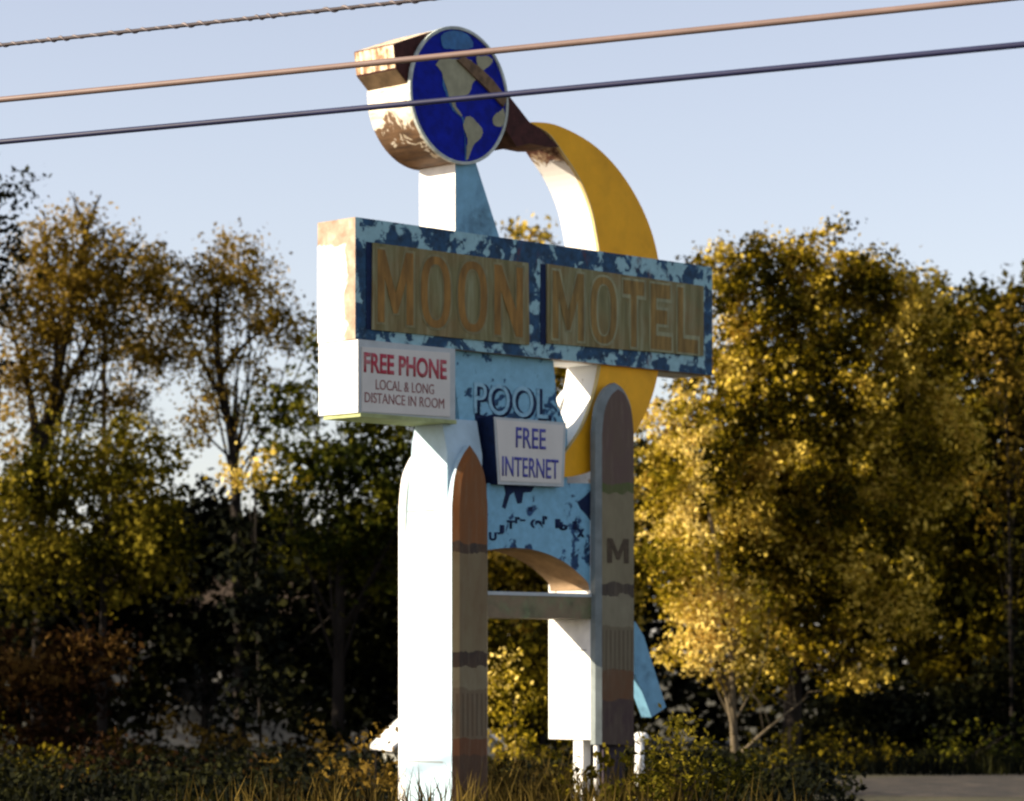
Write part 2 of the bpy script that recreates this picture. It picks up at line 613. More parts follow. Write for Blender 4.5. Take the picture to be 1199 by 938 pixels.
# ---- free internet box
wi = -.12
bm = bmesh.new()
pts = LP([(578, 488), (663, 495), (660, 570), (583, 567)], wi)
add_prism(bm, pts[::-1], wi, wc + .02, 0, 1)
ib = obj('sign_box', bm, [M['frame_grey'], M['navy']], sign, .006)  # navy side colour stands in for the shadow on it
ib['label'] = 'grey white sign board offering free internet'
bm = bmesh.new()
pts = LP([(581, 491), (660, 498), (657, 566), (586, 563)], wi - .008)
add_prism(bm, pts[::-1], wi - .008, wi + .004)
obj('sign_face', bm, M['grey_sign'], ib)
text_part('lettering', 'FREE', (604, 500, 639, 524), wi - .009, .003, M['ink_blue'], ib, offset=.01)
text_part('lettering', 'INTERNET', (588, 534, 654, 557), wi - .009, .003, M['ink_blue'], ib, offset=.01)

# ---- arch panel between the pylons
wa = -.012
arc = catmull([(690, 691), (688, 682), (676, 670), (662, 659), (642, 649), (620, 643), (595, 641.5), (570, 644)], 5)
pts = LP([(570, 566), (702, 566), (702, 691)] + arc, wa)
bm = bmesh.new()
add_prism(bm, pts, wa, wa + .58, 0, 1)
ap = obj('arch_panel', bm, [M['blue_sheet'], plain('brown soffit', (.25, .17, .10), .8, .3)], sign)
ap['label'] = 'pale blue panel with an arched lower edge and peeling script'
for ch, x, y, s in (('U', 577, 628, 9), ('J', 586, 620, 10), ('T', 598, 614, 9), ('r', 606, 609, 7), ('-', 612, 609, 5),
                    ('(', 624, 613, 9), ('a', 631, 614, 9), ('r', 638, 609, 9), ('l', 653, 613, 10), ('b', 660, 616, 9),
                    ('i', 673, 615, 9), ('x', 680, 624, 9)):
    wd = 3 if ch in '(lri-' else 4.5
    text_part('script_letter', ch, (x - wd, y - (s if ch != '-' else 2) * .55, x + wd, y + (s if ch != '-' else 2) * .55), wa - .001, .003, M['navy'], ap, offset=.06)
for blob in ([(676, 588), (684, 582), (692, 574), (699, 570), (700, 606), (693, 612), (686, 602), (680, 596)],
             [(590, 568), (626, 570), (622, 576), (613, 577), (611, 589), (606, 590), (602, 576), (597, 580), (592, 596), (588, 594), (592, 578)],
             [(692, 645), (699, 638), (700, 680), (693, 676), (694, 660)],
             [(619, 594), (624, 594), (623, 599), (619, 598)]):
    bm = bmesh.new()
    add_prism(bm, LP(blob, wa - .004), wa - .004, wa + .004)
    obj('bare_patch', bm, M['navy'], ap)

# ---- cross beam
wb = -.03
bm = bmesh.new()
pts = LP([(568, 692), (702, 696), (702, 726), (568, 722)], wb)
zt2, zb2 = (pts[0][1] + pts[1][1]) / 2, (pts[2][1] + pts[3][1]) / 2
add_prism(bm, [(pts[0][0], zb2), (pts[1][0], zb2), (pts[1][0], zt2), (pts[0][0], zt2)], wb, wb + .56)
beam = obj('cross_beam', bm, peeling('bare beam', (.21, .155, .09), (.13, .17, .08), .35, 4, seed=61, sharp=.1), sign, .01)
bm = bmesh.new()
add_box(bm, pts[0][0], pts[1][0], wb - .01, wb + .02, zt2 - .035, zt2 + .002)
obj('edge_trim', bm, M['frame_grey'], beam)


# ---- rocket pylons
def rocket(profile, wf, slab, mat, mchamfer, mside, label, direction=1):
    """profile px points clockwise from bottom-left up over the nose to bottom-right"""
    pr = LP(profile, wf)
    uc = (pr[0][0] + pr[-1][0]) / 2
    hw = (pr[-1][0] - pr[0][0]) / 2
    ztip = max(p[1] for p in pr)
    k = .76 if profile is prL else .83
    inner = [(uc + (u - uc) * k, z if z < ztip - .9 else z - .07 * (1 - (ztip - z) / .9)) for u, z in pr]
    bm = bmesh.new()
    a = [bm.verts.new((p[0], wf, p[1])) for p in inner]
    b = [bm.verts.new((p[0], wf + .05, p[1])) for p in pr]
    c = [bm.verts.new((p[0], wf + slab, p[1])) for p in pr]
    n = len(pr)
    bm.faces.new(a).material_index = 0
    bm.faces.new(c[::-1]).material_index = 2
    for i in range(n):
        j = (i + 1) % n
        bm.faces.new((a[i], b[i], b[j], a[j])).material_index = 1
        bm.faces.new((b[i], c[i], c[j], b[j])).material_index = 2
    o = obj('rocket', bm, [mat, mchamfer, mside], sign)
    o['label'] = label
    return o, pr


WF = -.14
zg = 0.0


def zpx(px, y, w=WF):
    return L(px, y, w)[1]


tan, dk, pale, brn = (.17, .13, .075), (.035, .025, .02), (.23, .20, .12), (.20, .07, .015)
Z = lambda y: zpx(553, y)
mL = rocket_mat('left rocket paint', Z(938), Z(520),
                [(Z(938), (.07, .035, .02)), (Z(885), (.14, .05, .02)), (Z(865), (.16, .125, .075)), (Z(806), pale), (Z(782), dk), (Z(764), (.19, .15, .08)), (Z(648), dk), (Z(637), brn)],
                (Z(862), Z(812)), 3, (.13, .07, .03))
Z2 = lambda y: zpx(723, y)
mR = rocket_mat('right rocket paint', Z2(880), Z2(450),
                [(Z2(880), (.055, .03, .03)), (Z2(820), (.13, .055, .02)), (Z2(785), (.15, .125, .075)), (Z2(735), (.22, .2, .13)), (Z2(698), dk), (Z2(684), (.21, .185, .11)), (Z2(578), (.07, .095, .02)), (Z2(566), (.105, .065, .055))],
                (Z2(785), Z2(738)), 5, (.11, .085, .05))
mCL = plain('left rocket edge', (.15, .09, .08), .7, .35, 5)
mCR = plain('right rocket edge', (.19, .22, .22), .7, .25, 5)


def rprof(xl, xr, xn, ytip, ysh, ybot, a=(.16, .52, .86)):
    left = catmull([(xl, ysh), (xl + (xn - xl) * a[0], ysh - (ysh - ytip) * a[1]), (xl + (xn - xl) * .55, ysh - (ysh - ytip) * a[2]), (xn, ytip)], 4)
    right = catmull([(xn, ytip), (xr - (xr - xn) * .55, ysh - (ysh - ytip) * a[2]), (xr - (xr - xn) * a[0], ysh - (ysh - ytip) * a[1]), (xr, ysh)], 4)
    return [(xl, ybot)] + left + right[1:] + [(xr, ybot)]


prL = rprof(533, 575, 554, 521, 592, 974, (.17, .50, .80))
rkL, pL = rocket(prL, WF, .12, mL, mL, M['blue_side'], 'rocket with brown nose on the near pylon')
prR = rprof(701, 746, 724, 448, 505, 872)
rkR, pR = rocket(prR, WF, .12, mR, mCR, mCR, 'rocket with dark nose and a letter M on the far pylon')
block_word('M', (711, 630, 736, 659), WF - .001, .004, M['letter_dark'], rkR, .26, 0)

# near pylon: wall body + rear rocket slab
M['grey_seam'] = plain('grey seam', (.25, .24, .22), .7, .1)


def pylon_body(p, zbot, ztop, name, label, mats, seams=(), wb0=.60, wb1=.70):
    uu0, uu1 = p[0][0] + .002, p[-1][0] - .01
    bm = bmesh.new()
    side = [(WF + .12, zbot), (wb0, zbot), (wb0, ztop - 1.3), (wb0 - .1, ztop - .25), (wb0 - .16, ztop), (WF + .20, ztop), (WF + .12, ztop - .35)]
    add_prism(bm, side, uu0, uu1, 0, 0, axis='x')
    o = obj(name, bm, mats, sign)
    if label:
        o['label'] = label
    # rear rocket
    hw = [(u, z) for u, z in p]
    bm = bmesh.new()
    add_prism(bm, [(u + 0.0, max(z, zbot)) for u, z in hw], wb0 + .002, wb1)
    r = obj('rocket', bm, M['white_side'], sign)
    r['label'] = 'white rear rocket slab'
    # faint sheet seams on the lit side
    for zz in seams:
        bm = bmesh.new()
        add_box(bm, uu0 - .004, uu0 + .002, WF + .18, wb0 - .04, zz, zz + .012)
        obj('seam_strip', bm, M['grey_seam'], o)
    return o


pylon_body([(u, z if i not in (0, len(pL) - 1) else 0) for i, (u, z) in enumerate(pL)], 0.0, zbp + .02, 'pylon_wall', 'sunlit white side wall of the near pylon', M['blue_side'], (L(500, 598, .2)[1], L(500, 893, .2)[1]))
zbR = L(700, 866, 0)[1]
pylon_body([(u, z if 0 < i < len(pR) - 1 else zbR) for i, (u, z) in enumerate(pR)], zbR, L(700, 566, 0)[1], 'pylon_wall', 'white side wall of the far pylon ending above the ground', M['white_side'], (L(670, 762, .3)[1],), .50, .60)
# posts under the far pylon
uR = (pR[0][0] + pR[-1][0]) / 2
bm = bmesh.new()
add_box(bm, pR[0][0] + .03, pR[0][0] + .15, .12, .26, 0, zbR - .002)
obj('post', bm, M['post_white'], sign, .01)
bm = bmesh.new()
add_tube(bm, [(pR[0][0] + .05, -.06, 0), (pR[0][0] + .05, -.06, zbR - .002)], .03, 10)
obj('post', bm, M['post_white'], sign)
bm = bmesh.new()
add_box(bm, pR[0][0] + .2, pR[-1][0] - .06, -.02, .4, 0, zbR - .002)
obj('concrete_pier', bm, M['dark_metal'], sign, .01)
# blue brace fin
bm = bmesh.new()
add_prism(bm, LP([(744, 728), (754, 745), (780, 828), (763, 840), (744, 790)], .25)[::-1], .25, .40)
obj('brace', bm, M['blue_clean'], sign)

# ---- mast that carries the earth
bm = bmesh.new()
a = LP([(533, 190), (557, 190), (587, 285), (533, 285)], .02)
add_prism(bm, [a[3], a[2], a[1], a[0]], .02, .55, 0, 1)
obj('mast', bm, [M['blue_clean'], M['white_side']], sign, .008)

# ---- earth drum
uE, zE = L(537.5, 112, -.03)
rE = (L(537, 33, -.03)[1] - L(537, 191, -.03)[1]) / 2
NS = 72
bm = bmesh.new()
circ = [(uE + rE * math.cos(2 * math.pi * k / NS), zE + rE * math.sin(2 * math.pi * k / NS)) for k in range(NS)]
add_prism(bm, circ, -.03, .60, 0, 1)
drum = obj('earth_disc', bm, [M['earth_blue'], M['drum'], ], sign)
drum['label'] = 'round drum painted as a blue globe with tan continents'
for f in drum.data.polygons:
    if f.material_index == 1:
        f.use_smooth = False
# rim
bm = bmesh.new()
add_band(bm, [(uE + (rE + .012) * math.cos(2 * math.pi * k / NS), zE + (rE + .012) * math.sin(2 * math.pi * k / NS)) for k in range(NS + 1)],
         [(uE + (rE - .018) * math.cos(2 * math.pi * k / NS), zE + (rE - .018) * math.sin(2 * math.pi * k / NS)) for k in range(NS + 1)], -.045, -.01, 0, 0, 0)
obj('rim', bm, plain('weathered rim', (.42, .46, .42), .6, .3, 10), drum)


def patch(name, pts, w, mat, parent, smooth=True):
    p = [(x + random.uniform(-.45, .45), y + random.uniform(-.55, .55)) for x, y in catmull(pts + [pts[0]], 5)[:-1]] if smooth else pts
    bm = bmesh.new()
    add_prism(bm, LP(p, w), w, w + .006)
    return obj(name, bm, mat, parent)


z8 = lambda p: [(380 + x / 4.692, 20 + y / 4.692) for x, y in p]
n_am = z8([(612, 262), (650, 225), (730, 232), (800, 235), (830, 280), (850, 330), (815, 360), (800, 410), (770, 435), (735, 440), (720, 470), (728, 500), (748, 525), (758, 545), (740, 535), (712, 500), (692, 455), (675, 400), (655, 340), (640, 295)])
patch('continent', n_am, -.037, M['land'], drum)
s_am = z8([(775, 550), (800, 545), (835, 575), (868, 620), (862, 660), (830, 690), (808, 730), (792, 775), (780, 782), (782, 730), (788, 680), (778, 640), (764, 600)])
patch('continent', s_am, -.037, M['land'], drum)
afr = z8([(985, 500), (960, 520), (930, 545), (928, 585), (950, 602), (975, 600), (992, 560)])
patch('continent', afr, -.037, M['land'], drum)
grn = z8([(835, 215), (900, 215), (925, 245), (880, 290), (855, 300), (840, 260)])
patch('continent', grn, -.037, M['land'], drum)
ice = z8([(640, 100), (690, 75), (750, 80), (800, 110), (815, 165), (760, 180), (700, 175), (650, 165)])
patch('ice_cap', ice, -.037, M['earth_teal'], drum)
# halo of teal round the land
patch('coast', z8([(650, 330), (672, 400), (690, 455), (712, 505), (745, 545), (765, 560), (770, 620), (776, 700), (772, 770), (780, 784), (770, 640), (755, 560), (715, 520), (690, 480), (670, 430), (652, 380)]), -.0345, M['earth_teal'], drum)

# ---- tail box running off the earth and the band across it
bm = bmesh.new()
tp = LP([(464, 80), (484, 106), (500, 100), (520, 36), (508, 36), (461, 51)], .0)
add_prism(bm, tp, .0, .60, 0, 1)
bm.normal_update()
bmesh.ops.recalc_face_normals(bm, faces=bm.faces)
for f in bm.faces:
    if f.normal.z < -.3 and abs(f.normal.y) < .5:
        f.material_index = 2  # underside shade put into the colour as a darker brown
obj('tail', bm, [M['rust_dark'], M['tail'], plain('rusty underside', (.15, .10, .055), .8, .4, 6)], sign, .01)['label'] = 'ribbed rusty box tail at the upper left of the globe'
bm = bmesh.new()
add_prism(bm, LP([(536, 70), (544, 66), (560, 77), (577, 93), (594, 115), (590, 125), (570, 103), (550, 84)], -.06), -.06, -.032)
obj('orbit_band', bm, plain('rusty tan band', (.16, .10, .055), .8, .5, 10), sign, .003)
# arm from earth to the crescent horn
bm = bmesh.new()
add_prism(bm, LP([(585, 104), (596, 112), (620, 143), (632, 150), (655, 172), (641, 172), (620, 168), (605, 172), (585, 140)], .0)[::-1], .0, .44, 0, 1)
obj('arm', bm, [M['rust_dark'], plain('rusty arm side', (.10, .05, .03), .8, .6, 7)], sign, .006)

# ---- crescent moon
wm0, wm1 = .06, .55
outer = [(619, 143), (650, 146), (690, 166), (722, 196), (748, 236), (765, 278), (773, 320), (776, 370), (773, 420), (765, 460), (750, 496), (728, 526), (700, 548), (675, 557), (655, 559)]
inner = [(622, 145), (643, 157), (660, 180), (678, 208), (692, 242), (700, 280), (705, 320), (708, 365), (705, 410), (700, 445), (692, 475), (682, 500), (670, 519), (660, 533), (652, 545)]
o_ = LP(catmull(outer, 5), wm0)
i_ = LP(catmull(inner, 5), wm0)
bm = bmesh.new()
add_band(bm, o_, i_, wm0, wm1, 0, 1, 1)


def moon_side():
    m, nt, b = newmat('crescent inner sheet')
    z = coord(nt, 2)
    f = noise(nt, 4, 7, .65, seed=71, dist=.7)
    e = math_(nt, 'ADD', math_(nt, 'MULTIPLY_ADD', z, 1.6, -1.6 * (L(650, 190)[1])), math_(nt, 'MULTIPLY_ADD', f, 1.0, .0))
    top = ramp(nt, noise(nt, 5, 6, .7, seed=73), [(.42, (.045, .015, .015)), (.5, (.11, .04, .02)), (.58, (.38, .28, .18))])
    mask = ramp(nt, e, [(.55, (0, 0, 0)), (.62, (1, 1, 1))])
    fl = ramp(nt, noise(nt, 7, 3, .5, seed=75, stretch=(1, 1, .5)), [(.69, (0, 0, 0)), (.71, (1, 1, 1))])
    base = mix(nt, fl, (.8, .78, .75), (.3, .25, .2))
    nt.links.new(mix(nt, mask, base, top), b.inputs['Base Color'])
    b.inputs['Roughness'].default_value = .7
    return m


moon = obj('crescent_moon', bm, [M['moon'], moon_side()], sign)
moon['label'] = 'big yellow crescent moon with a white inner edge'
bm = bmesh.new()
add_band(bm, i_, [(u - .018 * (1 if k else 1), z) for k, (u, z) in enumerate(i_)], wm0 - .008, wm0 + .03, 0, 0, 0)
obj('rim', bm, M['moon_rim'], moon)

# ================================================================= OVERHEAD LINES
def cable(name, p_left, p_right, ext, rad, mat, label, sag=0.0, twist=False):
    a, b_ = Vector(p_left), Vector(p_right)
    d = (b_ - a)
    n = 160 if twist else 60
    pts = []
    A, B = a - d * ext, b_ + d * ext
    for k in range(n + 1):
        t = k / n
        p = A.lerp(B, t)
        p.z += sag * ((2 * t - 1) ** 2 - .0)
        pts.append(p)
    bm = bmesh.new()
    if twist:
        # lashed bundle: a carrier with a lighter cable wound round it
        add_tube(bm, pts, rad * .62, 8, 0)
        n2 = 1600
        w_ = []
        for k in range(n2 + 1):
            t = k / n2
            p = A.lerp(B, t)
            p.z += sag * ((2 * t - 1) ** 2)
            ph = t * 2 * math.pi * 175 + 2.2 * math.sin(t * 61) + 1.3 * math.sin(t * 143 + 1)
            w_.append(p + Vector((0, math.cos(ph), math.sin(ph))) * rad * (.5 + .2 * math.sin(t * 233)))
        add_tube(bm, w_, rad * .42, 5, 1)
    else:
        add_tube(bm, pts, rad, 10, 0)
    o = obj(name, bm, mat, None)
    tag(o, label, 'cable', 'overhead lines crossing above the sign')
    return o


def at_h(px, py, h):
    Y = (h - CAMZ) * F / (HY - py)
    return W(px, py, Y)


mw1 = [plain('grey carrier cable', (.05, .04, .045), .6, .2), plain('pale lashing wire', (.17, .14, .14), .5, .4, 9)]
mw2 = plain('tan sheathed cable', (.17, .115, .10), .45, .15, 3)
mw3 = plain('dark blue black cable', (.012, .014, .05), .5, .2, 3)
cable('overhead_cable', at_h(0, 53, 6.6), at_h(520, -3, 6.6), 2.4, .024, mw1, 'twisted pale lashed cable, topmost of the overhead lines', 0, True)
cable('overhead_cable', at_h(0, 118, 6.1), at_h(1199, -3, 6.1), 1.3, .0245, mw2, 'tan cable crossing the upper part of the blue globe', .10)
cable('overhead_cable', at_h(0, 167, 5.6), at_h(1199, 53, 5.6), 1.3, .0215, mw3, 'thin dark blue cable, lowest of the overhead lines', .06)

# ================================================================= GROUND
bm = bmesh.new()
n = 60
xs = np.linspace(-400, 400, n)
ys = np.linspace(-60, 900, n)
vs = [[bm.verts.new((x, y, 0)) for y in ys] for x in xs]
for i in range(n - 1):
    for j in range(n - 1):
        bm.faces.new((vs[i][j], vs[i + 1][j], vs[i + 1][j + 1], vs[i][j + 1]))
m, nt, b = newmat('rough grass soil')
f = noise(nt, .9, 8, .7, seed=81)
nt.links.new(ramp(nt, f, [(.3, (.02, .016, .008)), (.5, (.045, .04, .014)), (.7, (.075, .06, .025))]), b.inputs['Base Color'])
b.inputs['Roughness'].default_value = .95
bump(nt, b, noise(nt, 6, 8, .7), .6, .1)
tag(obj('ground', bm, m), kind='structure')

bm = bmesh.new()
dp = [(2.9, 38.2), (5.0, 37.2), (14, 36.5), (40, 36), (40, 47), (14, 45.2), (7.0, 44.6), (4.2, 43.0), (3.2, 40.5)]
fv = [bm.verts.new((x, y, .004)) for x, y in dp]
bm.faces.new(fv)
m, nt, b = newmat('gravel and dirt')
f = noise(nt, 2.2, 9, .8, seed=83, stretch=(1, .5, 1))
nt.links.new(ramp(nt, f, [(.38, (.006, .0045, .003)), (.5, (.02, .015, .01)), (.62, (.055, .042, .03))]), b.inputs['Base Color'])
b.inputs['Roughness'].default_value = .95
bump(nt, b, f, .8, .05)
tag(obj('gravel_path', bm, m), kind='structure')
bm = bmesh.new()
fv = [bm.verts.new(p) for p in ((-120, -6, .004), (120, -6, .004), (120, 5, .004), (-120, 5, .004))]
bm.faces.new(fv)
tag(obj('road', bm, plain('asphalt', (.05, .05, .05), .9, .2, 20)), kind='structure')


# ================================================================= VEGETATION
def leaf_mesh(name, cen, size, mat, parent=None, elong=.6, up=0.0):
    n = len(cen)
    a = RNG.normal(size=(n, 3))
    a[:, 2] += up * np.sign(RNG.normal(size=n))
    a /= np.linalg.norm(a, axis=1)[:, None]
    b = RNG.normal(size=(n, 3))
    b -= (a * b).sum(1)[:, None] * a
    b /= np.linalg.norm(b, axis=1)[:, None]
    s = size * RNG.uniform(.55, 1.35, size=(n, 1))
    v = np.empty((n, 4, 3))
    v[:, 0] = cen + a * s
    v[:, 1] = cen + b * s * elong
    v[:, 2] = cen - a * s
    v[:, 3] = cen - b * s * elong
    me = bpy.data.meshes.new(name)
    me.vertices.add(n * 4)
    me.vertices.foreach_set('co', v.reshape(-1))
    me.loops.add(n * 4)
    me.loops.foreach_set('vertex_index', np.arange(n * 4, dtype=np.int32))
    me.polygons.add(n)
    me.polygons.foreach_set('loop_start', np.arange(0, n * 4, 4, dtype=np.int32))
    me.polygons.foreach_set('loop_total', np.full(n, 4, dtype=np.int32))
    me.update(calc_edges=True)
    return link(name, me, mat, parent)


def clump_points(blobs, dens, cr, per, hollow=2.4):
    """blobs: (centre, radii); returns clump centres and leaf centres"""
    cc, lc = [], []
    for c, r in blobs:
        vol = 4.19 * r[0] * r[1] * r[2]
        n = max(4, int(vol * dens))
        d = RNG.normal(size=(n, 3))
        d /= np.linalg.norm(d, axis=1)[:, None]
        rad = RNG.uniform(0, 1, size=(n, 1)) ** (1 / hollow)
        rad *= 1 + .16 * RNG.normal(size=(n, 1)) * (rad > .7)
        p = np.array(c) + d * rad * np.array(r)
        p = p[p[:, 2] > .05]
        cc.append(p)
        k = len(p)
        sc = cr * RNG.uniform(.5, 1.4, size=(k, 1, 1))
        q = p[:, None, :] + RNG.normal(size=(k, per, 3)) * sc * np.array([1, 1, .7])
        lc.append(q.reshape(-1, 3))
    lc = np.concatenate(lc)
    lc = lc[lc[:, 2] > .02]
    return np.concatenate(cc), lc


def bloblist(pxb, Y, depth=.8):
    out = []
    for b_ in pxb:
        px, py, rx, ry = b_[:4]
        dy = b_[4] if len(b_) > 4 else 0
        YY = Y + dy
        c = W(px, py, YY)
        s = YY / F
        out.append((c, (rx * s, max(rx, ry) * .5 * (1 + depth) * s * .8, ry * s)))
    return out


def tree(name, label, cat, pxb, Y, mat, dens=5, cr=.16, per=26, size=.055, trunk=None, limbs=14, bark='bark', trad=.12, group=None, hollow=2.4, limb_px=None, thin=1.0):
    blobs = bloblist(pxb, Y)
    dens, per, size = dens * 2.6 * thin, int(per * 1.2), size * 1.28
    cc, lc = clump_points(blobs, dens, cr, per, hollow)
    tb = W(trunk[0][0], 0, Y)
    root = empty(name, (tb.x, Y, 0))
    tag(root, label, cat, group)
    off = np.array([tb.x, Y, 0])
    crown = leaf_mesh('crown', lc - off, size, LM[mat], root)
    bm = bmesh.new()
    tp = [Vector((W(x, 0, Y).x, Y, W(x, y, Y).z)) - Vector(off) for x, y in trunk]
    tp[0].z = 0
    tpc = [Vector(p) for p in catmull([tuple(p) for p in tp], 5)]
    rr = [trad * (1 - .65 * k / (len(tpc) - 1)) for k in range(len(tpc))]
    add_tube(bm, tpc, rr, 8)
    for lm in (limb_px or []):
        lp = [Vector((W(x, 0, Y).x, Y + dy, W(x, y, Y).z)) - Vector(off) for x, y, dy in lm]
        lpc = catmull([tuple(p) for p in lp], 5)
        add_tube(bm, lpc, [trad * .45 * (1 - .82 * k / (len(lpc) - 1)) for k in range(len(lpc))], 6)
        for _ in range(5):
            s_ = Vector(lpc[random.randint(len(lpc) // 3, len(lpc) - 1)])
            e_ = s_ + Vector((random.uniform(-.6, .6), random.uniform(-.5, .5), random.uniform(.1, .8)))
            add_tube(bm, [s_, s_.lerp(e_, .5) + Vector((random.uniform(-.1, .1), 0, .05)), e_], [trad * .16, trad * .1, trad * .04], 5)
    idx = RNG.choice(len(cc), size=min(limbs, len(cc)), replace=False)
    for i in idx:
        t = Vector(cc[i] - off)
        k = int(len(tpc) * random.uniform(.35, .95))
        s_ = tpc[min(k, len(tpc) - 1)]
        if t.z < s_.z - .3:
            k = int(len(tpc) * .3)
            s_ = tpc[k]
        mid = s_.lerp(t, .5) + Vector((random.uniform(-.2, .2), random.uniform(-.2, .2), random.uniform(-.1, .25)))
        r0 = rr[min(k, len(rr) - 1)] * .34
        pts = catmull([tuple(s_), tuple(mid), tuple(t)], 4)
        add_tube(bm, pts, [r0 * (1 - .85 * q / (len(pts) - 1)) for q in range(len(pts))], 5)
    obj('trunk', bm, M[bark], root)
    return root


# ---- right side
tree('autumn_tree', 'tall golden olive autumn tree right of the sign with a rounded crown', 'tree',
     [(905, 375, 85, 95), (980, 370, 85, 90), (860, 470, 80, 100, -.5), (950, 470, 110, 90, -.3), (1010, 560, 90, 120), (900, 600, 110, 110, -.5),
      (830, 600, 75, 130, -.8), (980, 700, 100, 120, -.3), (1050, 420, 50, 80, .4), (880, 312, 58, 38), (1040, 360, 45, 60, .2), (960, 302, 60, 34), (855, 320, 50, 42), (1015, 325, 60, 50), (1080, 400, 55, 70, .3), (1095, 520, 55, 90, .3), (1060, 620, 60, 90), (790, 480, 42, 60, -.4), (775, 560, 32, 70, -.4)],
     47, 'gold', dens=8.5, cr=.135, per=56, size=.035, trunk=[(925, 900), (930, 760), (925, 600), (935, 430)], limbs=26, trad=.16)
tree('yellow_tree', 'bright yellow sunlit small tree just right of the far rocket pylon', 'tree',
     [(800, 500, 45, 50), (790, 640, 50, 80), (860, 720, 70, 70), (810, 740, 55, 60, -.3), (890, 780, 55, 45, .2), (800, 560, 45, 45)],
     44.5, 'yellow', dens=10, cr=.12, per=46, size=.030, trunk=[(862, 905), (858, 830), (855, 740), (830, 600)], limbs=16, trad=.07, bark='bark_pale',
     limb_px=[[(868, 880, -.2), (900, 850, -.3), (945, 815, -.2)], [(858, 860, -.2), (845, 800, 0), (820, 760, .1)]])
tree('oak_tree', 'darker brown green tree at the right edge behind the golden tree', 'tree',
     [(1110, 400, 70, 75), (1170, 470, 80, 90), (1120, 560, 90, 100), (1190, 640, 80, 130), (1100, 720, 90, 110), (1190, 800, 90, 80), (1230, 500, 80, 140), (1075, 360, 50, 45), (1140, 368, 60, 45), (1190, 385, 50, 50), (1060, 480, 60, 80), (1050, 620, 60, 90)],
     51, 'olive', dens=8, cr=.18, per=28, size=.055, trunk=[(1130, 900), (1120, 700), (1110, 500), (1110, 400)], limbs=18, trad=.16)
tree('bush', 'dark low bush under the right hand trees beside the gravel', 'bush',
     [(1040, 850, 110, 55), (1150, 860, 110, 50), (960, 870, 80, 35), (1200, 790, 60, 60)],
     49, 'dark', dens=14, cr=.16, per=26, size=.05, trunk=[(1060, 905), (1060, 860)], limbs=12, trad=.05)
tree('brown_tree', 'slender tree with russet foliage at the right edge of the photo', 'tree',
     [(1165, 400, 45, 55), (1190, 450, 50, 60), (1180, 560, 45, 60, .2)],
     48.5, 'tan', dens=7, cr=.14, per=20, size=.045, trunk=[(1185, 900), (1183, 700), (1178, 420)], limbs=12, trad=.035)
# ---- behind the sign
tree('autumn_tree', 'yellow brown tree directly behind the sign with only its tip above the cabinet', 'tree',
     [(612, 345, 35, 75), (604, 276, 22, 14), (634, 287, 20, 12), (650, 420, 60, 110), (590, 500, 60, 100), (650, 560, 80, 110), (640, 680, 80, 110), (700, 640, 60, 120)],
     52, 'gold', dens=7, cr=.18, per=26, size=.052, trunk=[(630, 900), (632, 700), (625, 500), (615, 350)], limbs=16, trad=.13)
tree('bush', 'yellow leaved bush seen low between the two pylons', 'bush',
     [(600, 860, 38, 70), (625, 900, 45, 40), (590, 790, 25, 40)],
     41, 'yellow', dens=16, cr=.12, per=28, size=.028, trunk=[(605, 915), (603, 840)], limbs=10, trad=.03, bark='bark_pale')
tree('bush', 'dark bush behind the space between the pylons', 'bush',
     [(640, 790, 60, 90), (700, 830, 60, 70), (560, 800, 60, 100)],
     47, 'olive', dens=10, cr=.16, per=24, size=.05, trunk=[(650, 905), (650, 800)], limbs=10, trad=.05)
# ---- left side
tree('bare_topped_tree', 'thin forked tree at far left with sparse brown leaves and dark limbs', 'tree',
     [(90, 300, 60, 50), (130, 330, 55, 60), (40, 360, 50, 60), (95, 390, 60, 50), (20, 440, 45, 55), (160, 290, 34, 30), (105, 260, 35, 25), (140, 400, 40, 50), (75, 340, 60, 60), (40, 300, 35, 40), (60, 450, 50, 40), (110, 470, 40, 40), (15, 520, 30, 40)],
     50, 'tan', thin=2.1, dens=6.2, cr=.17, per=32, size=.034, trunk=[(46, 900), (47, 700), (46, 520)], limbs=16, trad=.17,
     limb_px=[[(46, 520, 0), (30, 440, 0), (4, 360, .1)], [(46, 520, 0), (66, 430, 0), (58, 340, 0), (52, 250, 0)], [(47, 530, 0), (80, 440, .2), (112, 380, .2), (150, 300, .2)], [(60, 480, 0), (90, 330, 0), (104, 262, 0), (118, 228, 0)]])
tree('slim_tree', 'slim straight trunked tree second from the left edge with olive leaves', 'tree',
     [(180, 340, 45, 45), (170, 420, 35, 55), (205, 400, 35, 40), (150, 480, 30, 40), (190, 310, 30, 30)],
     51, 'tan', thin=2.0, dens=8, cr=.15, per=28, size=.034, trunk=[(126, 900), (124, 700), (122, 500), (122, 350)], limbs=14, trad=.08)
tree('round_topped_tree', 'tan leaved tree with a round airy crown left of the sign', 'tree',
     [(262, 320, 55, 45), (300, 350, 45, 45), (225, 370, 50, 40), (330, 385, 38, 32), (245, 430, 42, 35), (355, 400, 30, 25), (310, 430, 22, 28), (280, 300, 30, 25), (190, 330, 25, 40), (235, 480, 30, 40), (300, 480, 35, 30)],
     50, 'tan', thin=1.9, dens=9, cr=.15, per=32, size=.034, trunk=[(282, 900), (278, 640), (272, 520), (256, 430), (255, 340)], limbs=22, trad=.11,
     limb_px=[[(266, 480, 0), (240, 430, .1), (215, 380, .1)], [(258, 440, 0), (290, 400, 0), (335, 370, 0)]])
